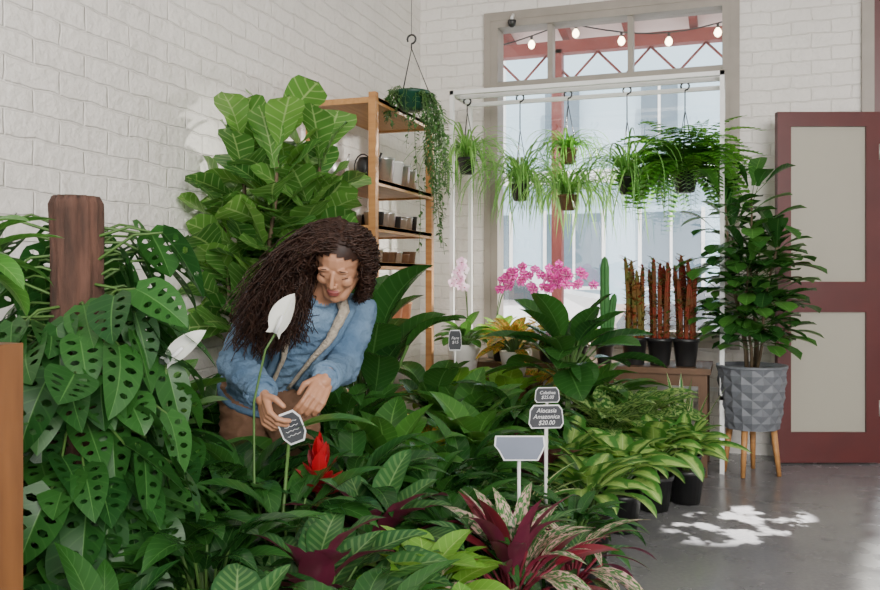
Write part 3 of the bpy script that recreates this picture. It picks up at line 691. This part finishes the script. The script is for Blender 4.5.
pts=[cc,V(-.53,2.44,.55),V(-.535,2.46,.80),V(-.50,2.45,.95),V(-.47,2.45,1.0)]
tube(mb,pts,.004,.003,M['stem'],6)
def spathe(mb,p,d,L,W):
    leaf(mb,p,d,L,W,'ov',.15,G['spath'],fold=.5,up=V(-.3,-1,.1),n=10,lobe=.08); tube(mb,[p+V(0,-.012,0),p+V(0,-.016,0)+d.normalized()*L*.45],.007,.004,M['chalkw'],7)
spathe(mb,pts[-1],V(.35,-.1,.75),.125,.07)
mb.build('peace_lily',c,True)
mb=MB(); c=V(-.72,2.22,0); nursery_pot(mb,c,.1,.19); cc=c+Vector((0,0,.17))
rosette(mb,cc+Z*.08,34,.28,.26,.085,'la',1.2,G['dark'],el=(30,80))
tube(mb,[cc,V(-.68,2.15,.6),V(-.66,2.06,.94)],.004,.003,M['stem'],6); spathe(mb,V(-.655,2.06,.955),V(.75,-.1,.62),.12,.05); tube(mb,[V(-.66,2.06,.94),V(-.655,2.06,.955)],.003,.003,M['stem'],6)
mb.build('peace_lily',c,True)
mb=MB(); c=V(-.355,2.52,0); nursery_pot(mb,c,.08,.17); cc=c+Vector((0,0,.15))
rosette(mb,cc+Z*.06,22,.03,.34,.045,'st',1.0,G['mid'],el=(30,75),bend=5)
tube(mb,[cc,cc+V(0,-.0,.42)],.012,.012,G['maroon'],6)
for i in range(18): leaf(mb,cc+V(0,0,.36+i*.006),dirv(i*2.4,math.radians(15+i*4)),.095,.045,'ov',-.3,G['redb'],n=5)
mb.build('red_bromeliad',c,True)
mb=MB(); c=V(.20,2.38,0); nursery_pot(mb,c,.11,.2); cc=c+Vector((0,0,.18))
rosette(mb,cc+Z*.06,48,.15,.25,.055,'la',1.0,None,el=(25,87),mats=[G['strom'],G['cala'],G['strom'],G['maroon'],G['cala']],pm=G['maroon'],bend=10)
mb.build('stromanthe',c,True)
mb=MB(); c=V(.40,2.62,0); nursery_pot(mb,c,.1,.19); rosette(mb,c+Vector((0,0,.2)),32,.12,.22,.05,'la',1.1,None,el=(20,80),mats=[G['strom'],G['cala']],pm=G['maroon']); mb.build('stromanthe',c,True)

# ------------------------------------------------------------------ the woman
skin=simple('skin',(.44,.215,.125),(.40,.19,.105),30,.5); denim=simple('denim',(.075,.135,.22),(.17,.26,.37),7,.9,bump=.6,bscale=110,spec=.2)
lipm=simple('lips',(.30,.075,.065),rough=.45); trous=simple('brown_trousers',(.20,.105,.06),(.16,.08,.045),14,.85,bump=.2)
hairm=simple('dark_hair',(.016,.007,.0045),(.035,.015,.009),40,.5,spec=.25); hair2=simple('brown_hair',(.045,.020,.012),(.03,.013,.008),40,.45,spec=.35)
fleece=simple('cream_fleece',(.52,.45,.36),(.42,.35,.27),60,.95,bump=1,bscale=120)
seam=simple('denim_seam',(.10,.16,.23),rough=.9); shoe=simple('shoe_leather',(.05,.03,.02),rough=.5)
def cap(mb,p0,r0,p1,r1,mat,flat=1.0,wdir=None,n=16):
    d=p1-p0; L=d.length; d.normalize()
    if wdir is None: s,t=frame(d)
    else:
        s=(wdir-d*wdir.dot(d)).normalized(); t=s.cross(d)
    rings=[]
    for i in range(6): a=i/5*math.pi/2; rings.append((-r0*math.cos(a)*(flat if flat<1 else 1),r0*max(.02,math.sin(a))))
    for i in range(1,6): f=i/6; rings.append((L*f,r0+(r1-r0)*f))
    for i in range(6): a=i/5*math.pi/2; rings.append((L+r1*math.sin(a)*(flat if flat<1 else 1),r1*max(.02,math.cos(a))))
    vs=[];fs=[]
    for h,r in rings:
        for j in range(n): a=2*math.pi*j/n; vs.append(p0+d*h+s*(r*math.cos(a))+t*(r*math.sin(a)*flat))
    for i in range(len(rings)-1):
        for j in range(n): fs.append((i*n+j,(i+1)*n+j,(i+1)*n+(j+1)%n,i*n+(j+1)%n))
    fs.append(tuple(range(n))); k=(len(rings)-1)*n; fs.append(tuple(k+j for j in range(n))[::-1])
    mb.add(vs,fs,mat)
def ell(mb,c,ax,ay,az,mat,n=18):
    vs=[];fs=[];m=10
    for i in range(m+1):
        a=math.pi*(i/m); 
        for j in range(n): b=2*math.pi*j/n; s=max(.02,math.sin(a)); vs.append(c+ax*(s*math.cos(b))+ay*(s*math.sin(b))+az*math.cos(a))
    for i in range(m):
        for j in range(n): fs.append((i*n+j,(i+1)*n+j,(i+1)*n+(j+1)%n,i*n+(j+1)%n))
    fs.append(tuple(range(n))[::-1]); fs.append(tuple(m*n+j for j in range(n)))
    mb.add(vs,fs,mat)
def fuse(mb,name,vox,smooth,mats,pick,parent,disp=None):
    ob=mb.build(name+'_tmp'); r=ob.modifiers.new('r','REMESH'); r.mode='VOXEL'; r.voxel_size=vox
    s=ob.modifiers.new('s','SMOOTH'); s.factor=.5; s.iterations=smooth
    bpy.context.view_layer.update(); dg=bpy.context.evaluated_depsgraph_get(); me=bpy.data.meshes.new_from_object(ob.evaluated_get(dg)); me.name=name
    bpy.data.objects.remove(ob)
    me.materials.clear()
    for m in mats: me.materials.append(m)
    for p in me.polygons: p.material_index=pick(p.center); p.use_smooth=True
    if disp:
        nn=[v.normal.copy() for v in me.vertices]
        for v,q in zip(me.vertices,nn): v.co=v.co+q*disp(v.co)
    o=bpy.data.objects.new(name,me); bpy.context.scene.collection.objects.link(o); o.parent=parent; return o
woman=bpy.data.objects.new('woman',None); bpy.context.scene.collection.objects.link(woman)
shR,shL=V(-.595,2.86,1.065),V(-.29,2.93,1.04); elR,elL=V(-.645,2.72,.885),V(-.325,2.89,.855); wrR,wrL=V(-.53,2.54,.815),V(-.36,2.70,.845)
hpR,hpL=V(-.71,3.12,.74),V(-.54,3.05,.73); knR,knL=V(-.66,2.97,.42),V(-.475,2.92,.42); anR,anL=V(-.70,3.16,.09),V(-.50,3.08,.09)
pel=V(-.625,3.09,.77); che=V(-.45,2.91,1.03); nek=V(-.40,2.84,1.10); hb=V(-.335,2.78,1.165)
S_=(shL-shR).normalized(); A_=(che-pel).normalized(); F_=S_.cross(A_).normalized()
bones=[(pel+A_*.02,.148,che,.150,0,.78),(che,.146,che+A_*.05,.11,0,.75),(shR,.068,shL,.068,0,1),(shR,.066,elR,.055,0,1),(elR,.055,wrR,.040,0,1),(shL,.066,elL,.055,0,1),(elL,.055,wrL,.040,0,1),
 (pel-A_*.07,.135,pel-A_*.03,.135,1,.8),(hpR,.10,knR,.066,1,1),(knR,.066,anR,.048,1,1),(hpL,.10,knL,.066,1,1),(knL,.066,anL,.048,1,1),(nek-A_*.03,.05,hb,.047,2,1)]
mb=MB()
for a,ra,b,rb,k,fl in bones: cap(mb,a,ra,b,rb,denim,fl,S_ if fl<1 else None,20)
def pick(p):
    best=9;bk=0
    for a,ra,b,rb,k,fl in bones:
        ab=b-a; t=max(0,min(1,(p-a).dot(ab)/ab.length_squared)); dd=p-a-ab*t
        if fl<1: q=dd.dot(F_); dd=dd+F_*(q/fl-q)
        d=dd.length-(ra+(rb-ra)*t)
        if d<best: best=d;bk=k
    return bk
def folds(p):
    if pick(p)==2: return 0
    w=noise.noise(Vector((p.x*8,p.y*8,p.z*20))); w2=noise.noise(Vector((p.x*16+5,p.y*16,p.z*42)))
    return .010*w+.012*(1-abs(w2)*3 if abs(w2)<.33 else 0)*.6+.004*noise.noise(p*38)
fuse(mb,'body',.008,3,[denim,trous,skin],pick,woman,folds)
mb=MB()
def ts(pts,r,m,n=8): tube(mb,pts,r,r,m,n)
cb=nek-F_*.055+A_*.01
for sg in(-1,1):
    pts=[cb,cb+S_*sg*.06+F_*.01,nek+S_*sg*.085+F_*.06-A_*.01,che+S_*sg*.07+F_*.118,che+S_*sg*.045-A_*.09+F_*.13,che+S_*sg*.03-A_*.24+F_*.125]
    sm=[]
    for i in range(len(pts)-1):
        for k in range(5): sm.append(pts[i].lerp(pts[i+1],k/5))
    sm.append(pts[-1]); tube(mb,sm,.02,.014,fleece,9,rf=lambda t:.028*max(.25,1-.85*t)*(1+.1*math.sin(t*70)))
    ts([q+S_*sg*.026-F_*.004 for q in sm[8:]],.012,denim)
ring=[pel-A_*.02+S_*(.157*math.cos(a))+F_*(.126*math.sin(a)) for a in [i*math.pi/12 for i in range(25)]]; ts(ring,.013,denim)
for w_,e_,r_ in((wrR,elR,.043),(wrL,elL,.043)):
    d=(w_-e_).normalized(); s,t=frame(d)
    for o,m,rr in((.002,denim,.009),(-.014,denim,.010),(-.026,seam,.003)):
        tube(mb,[w_+d*o+s*(r_*math.cos(a))+t*(r_*math.sin(a)) for a in [i*math.pi/8 for i in range(17)]],rr,rr,m,6)
for sg in(-1,1):
    q=che+S_*sg*.105-A_*.04+F_*.100
    ts([q-S_*.03,q+S_*.03,q+S_*.03-A_*.02,q-A_*.032,q-S_*.03-A_*.02,q-S_*.03],.003,seam,5)
mb.build('jacket_trims',parent=woman)
mb=MB()
for an in(anR,anL):
    cap(mb,Vector((an.x,an.y,.05)),.045,Vector((an.x,an.y,.045))+V(.05,-.14,0),.04,shoe,.9,V(1,0,0)); cap(mb,an,.045,Vector((an.x,an.y,.05)),.045,shoe)
mb.build('shoes',parent=woman)
tips={}
def hand(key,w_,f,n_,curl,ts_):
    f=f.normalized(); n_=(n_-f*n_.dot(f)).normalized(); l=f.cross(n_)
    mb=MB(); cap(mb,w_-f*.03,.026,w_+f*.01,.024,skin)
    for k in range(4):
        o=(k-1.5)*.0185; cap(mb,w_+l*o*.7+f*.005,.0135,w_+l*o+f*.075,.0105,skin)
    tips[key]=[]
    for k,ln in enumerate((.055,.068,.073,.064)):
        o=(k-1.5)*.0195; p=w_+l*o*ts_+f*.076; A=.15
        for fr,inc in((.45,curl[0]),(.32,curl[1]),(.23,curl[2])):
            A+=inc+(.06*(3-k)); d=f*math.cos(A)+n_*math.sin(A); q=p+d*ln*fr; cap(mb,p,.0088,q,.0078,skin,n=10); p=q
        tips[key].append(p)
    p=w_+l*ts_*.026+f*.018; d=(f*.7+l*ts_*.6+n_*.5).normalized(); q=p+d*.036; cap(mb,p,.0125,q,.0098,skin,n=10); d=(f*.9+n_*.75-l*ts_*.1).normalized(); q2=q+d*.032; cap(mb,q,.0098,q2,.0082,skin,n=10)
    tips[key].append(q2)
    fuse(mb,'hand_'+key,.0028,3,[skin],lambda p:0,woman)
hand('right',wrR+V(.008,-.02,-.008),V(.22,-.45,-.55),V(.75,.1,-.35),(.5,.55,.3),1)
hand('left',wrL+V(-.002,-.02,-.008),V(-.25,-.6,-.6),V(-.55,.5,-.5),(.35,.4,.25),-1)
tp=(tips['right'][3]+tips['right'][4])/2
mb=MB(); R=Matrix.Rotation(TH+.1,3,'Z')@Matrix.Rotation(-.35,3,'Y')@Matrix.Rotation(.2,3,'X'); lc=tp+R@Vector((0,-.002,-.045))
out=[(-.5,-.25),(-.3,-.5),(.3,-.5),(.5,-.25),(.5,.25),(.3,.5),(-.3,.5),(-.5,.25)]
for sc,dy,m,th in((1,0,M['chalkw'],.002),(.88,-.001,M['chalk'],.001)):
    vs=[R@Vector((a*.07*sc,dy+q,b*.10*sc))+lc for q in(0,th) for a,b in out]; mb.add(vs,[tuple(range(8)),tuple(range(8,16))[::-1]]+[(i+8,(i+1)%8+8,(i+1)%8,i) for i in range(8)],m,smooth=False)
for i in range(4): tube(mb,[R@Vector((-.02+.005*k,-.003,.02-.014*i+.0022*math.sin(k*2.3+i)))+lc for k in range(9)],.0009,.0009,M['chalkw'],4)
mb.build('chalkboard_plant_label',lc)
# head: bowed towards the label in her right hand
C=V(-.322,2.745,1.207); Fh=V(-.17,-.80,-.58).normalized(); Uh=V(.12,-.2,1); Uh=(Uh-Fh*Uh.dot(Fh)).normalized(); Rh=Fh.cross(Uh).normalized()
def hp(r,f,u): return C+Rh*r+Fh*f+Uh*u
def he(mb,c,r,m): ell(mb,hp(*c),Rh*r[0],Fh*r[1],Uh*r[2],m)
mb=MB()
he(mb,(0,-.012,.03),(.072,.092,.083),skin); he(mb,(0,.022,-.010),(.062,.063,.07),skin); cap(mb,hp(0,.04,-.03),.047,hp(0,.064,-.090),.022,skin)
for s in(-1,1):
    cap(mb,hp(s*.045,.0,-.04),.027,hp(s*.020,.055,-.088),.021,skin); he(mb,(s*.036,.058,-.026),(.024,.021,.022),skin); he(mb,(s*.03,.0765,.021),(.022,.008,.007),skin)
    he(mb,(s*.030,.0660,-.001),(.0145,.0110,.0100),skin); he(mb,(s*.075,-.005,-.012),(.008,.017,.029),skin); he(mb,(s*.0105,.091,-.032),(.0065,.008,.0055),skin)
cap(mb,hp(0,.080,.012),.0065,hp(0,.099,-.028),.0088,skin); he(mb,(0,.082,-.056),(.023,.012,.0065),skin); he(mb,(0,.081,-.0665),(.020,.012,.0075),skin)
cap(mb,hb-(hb-nek)*.6,.047,hp(0,-.03,-.05),.047,skin)
def hpick(p):
    q=p-C; r,f,u=q.dot(Rh),q.dot(Fh),q.dot(Uh)
    return 1 if (abs(r)<.023-.6*abs(u+.061) and -.075<u<-.050 and f>.07) else 0
fuse(mb,'head',.0026,4,[skin,lipm],hpick,woman)
mb=MB()
for s in(-1,1):
    tube(mb,[hp(s*(.030+x),.0765-abs(x)*.20-(.002 if x>0 else 0),-.0085+x*x*14) for x in(-.014,-.010,-.005,0,.005,.010,.016)],.0022,.0016,hairm,5)
    tube(mb,[hp(s*(.031+x),.0838-abs(x)*.30,.021+.004*math.cos(x*90)) for x in(-.017,-.009,0,.009,.018)],.0024,.0014,hairm,5)
mb.build('lashes_and_brows',parent=woman)
# hair
mb=MB()
vs=[];fs=[];n=40;m=24
cc_=(0,-.016,.036); rr_=(.080,.098,.088)
for i in range(m+1):
    a=math.pi*i/m
    for j in range(n):
        b=2*math.pi*j/n; x,y,zz=math.sin(a)*math.cos(b),math.sin(a)*math.sin(b),math.cos(a)
        vs.append(hp(cc_[0]+rr_[0]*x,cc_[1]+rr_[1]*y,cc_[2]+rr_[2]*zz))
def bald(x,y,zz): return y>.34 and zz<.52-.45*abs(x)
for i in range(m):
    for j in range(n):
        a=math.pi*(i+.5)/m; b=2*math.pi*(j+.5)/n
        if bald(math.sin(a)*math.cos(b),math.sin(a)*math.sin(b),math.cos(a)) : continue
        fs.append((i*n+j,(i+1)*n+j,(i+1)*n+(j+1)%n,i*n+(j+1)%n))
mb.add(vs,fs,hairm)
def bez(a,b,c,d,t): return a*(1-t)**3+b*3*t*(1-t)**2+c*3*t*t*(1-t)+d*t**3
acc=0;tries=0
while acc<1900 and tries<16000:
    tries+=1
    b=U(0,6.283); a=math.acos(U(-.4,1)); x,y,zz=math.sin(a)*math.cos(b),math.sin(a)*math.sin(b),math.cos(a)
    if bald(x,y,zz): continue
    out=Rh*x+Fh*y+Uh*zz; root=hp(cc_[0]+rr_[0]*x*.97,cc_[1]+rr_[1]*y*.97,cc_[2]+rr_[2]*zz*.97)
    right=(x<-.15)
    if right:
        back=U(0,1)
        end=V(U(-.252,-.222)-.03*back,2.70+.18*back,U(1.08,1.18)); mid1=root+out*.03-Rh*.025; mid2=end+V(.022,.0,.08)
    else:
        w=random.random()
        end=V(-.64+.22*w+U(-.03,.03),U(2.58,2.86),.955+.09*abs(w-.4)+U(-.06,.09)); mid1=root+out*.05+Rh*.05+Uh*.012
        rx=survey(root)[0]; ex=survey(end)[0]
        mid2=V(rx*.30+ex*.70-.03,U(2.64,2.88),max(1.11,end.z+.14)+U(-.02,.05))
    ph=U(0,6.28); fq=U(16,46); am=U(.005,.022); pts=[]; K=30; ok=True
    for k in range(K+1):
        t=k/K; q=bez(root,mid1,mid2,end,t); am_=am*min(1,t*1.8); q=q+Vector((math.cos(ph+fq*t),math.sin(ph+fq*t),.7*math.sin(ph+1+fq*t)))*am_
        lq=q-C; rr,ff,uu=lq.dot(Rh),lq.dot(Fh),lq.dot(Uh)
        if t>.05 and ff>.03 and abs(rr)<(.060 if uu<.035 else .046) and -.14<uu<.062: ok=False;break
        sx_,sy_=survey(q)
        if sy_<2.75 and -.392<sx_<-.262 and 1.08<q.z<1.235: ok=False;break
        e=Vector((rr/.079,(ff+.016)/.097,(uu-.036)/.087))
        if e.length<1: 
            e.normalize(); q=hp(e.x*.081,e.y*.099-.016,e.z*.089+.036)
        pts.append(q)
    if not ok: continue
    acc+=1
    tube(mb,pts,.0045,.003,hair2 if acc%4==0 else hairm,3,rf=lambda t:.0031*(1-.55*t),cap=False)
print('hair strands',acc,tries)
mb.build('hair',parent=woman)

# ------------------------------------------------------------------ light
w=bpy.data.worlds.new('World'); bpy.context.scene.world=w; w.use_nodes=True; nt=w.node_tree; bg=nt.nodes['Background']
sky=nt.nodes.new('ShaderNodeTexSky'); sky.sky_type='HOSEK_WILKIE'; sky.turbidity=4; sky.ground_albedo=.5; sky.sun_direction=(.4,.5,.75)
mx=nt.nodes.new('ShaderNodeMix'); mx.data_type='RGBA'; mx.inputs[0].default_value=.8; nt.links.new(sky.outputs[0],mx.inputs[6]); mx.inputs[7].default_value=(.97,.97,.98,1); nt.links.new(mx.outputs[2],bg.inputs[0]); bg.inputs[1].default_value=3.4
def light(t,name,loc,tgt,e,**k):
    l=bpy.data.lights.new(name,t); l.energy=e
    for a,b in k.items(): setattr(l,a,b)
    o=bpy.data.objects.new(name,l); o.location=loc; d=Vector(tgt)-Vector(loc); o.rotation_euler=d.to_track_quat('-Z','Y').to_euler(); bpy.context.scene.collection.objects.link(o); return o
light('SUN','sun',(5,4,14),(1.5,9,0),9.0,angle=.01,color=(1,.98,.95))
light('AREA','camera_side_fill',(2.8,-1.6,2.8),(-.9,4,.9),350,shape='RECTANGLE',size=3.2,size_y=1.8,color=(1,.96,.91))  # added fill lamp behind the camera, standing in for daylight
light('SPOT','window_backlight_fill',(1.2,8.0,2.75),(-.7,5.0,.9),2600,spot_size=.9,spot_blend=.6,shadow_soft_size=.12,color=(1,.96,.86))  # added spot outside, out of view, to backlight rack and bench plants
gl=light('SPOT','floor_patch_spot',(2.25,7.2,2.6),(.05,4.30,0),16000,spot_size=.125,spot_blend=.4,shadow_soft_size=.004,color=(1,.97,.9))  # added spot under the veranda; noise dapples its sun patch on the floor
l=gl.data; l.use_nodes=True; nt=l.node_tree; em=[n for n in nt.nodes if n.type=='EMISSION'][0]
tc=nt.nodes.new('ShaderNodeTexCoord'); mp=nt.nodes.new('ShaderNodeMapping'); mp.inputs['Scale'].default_value=(1.0,2.1,1.0); mp.inputs['Rotation'].default_value=(0,0,.5)
nt.links.new(tc.outputs['Normal'],mp.inputs[0])
nz=nt.nodes.new('ShaderNodeTexNoise'); nz.inputs['Scale'].default_value=21; nz.inputs['Detail'].default_value=3; nz.inputs['Roughness'].default_value=.6; nt.links.new(mp.outputs[0],nz.inputs['Vector'])
mr=nt.nodes.new('ShaderNodeMapRange'); mr.inputs[1].default_value=.50; mr.inputs[2].default_value=.57; nt.links.new(nz.outputs['Fac'],mr.inputs[0]); nt.links.new(mr.outputs[0],em.inputs['Strength'])
# ------------------------------------------------------------------ camera
cam=bpy.data.cameras.new('camera'); co=bpy.data.objects.new('camera',cam); bpy.context.scene.collection.objects.link(co)
co.location=(0,0,1.15); co.rotation_euler=(math.pi/2,0,TH); cam.lens=35; cam.sensor_width=36; cam.shift_y=-.017; cam.clip_start=.05
bpy.context.scene.camera=co
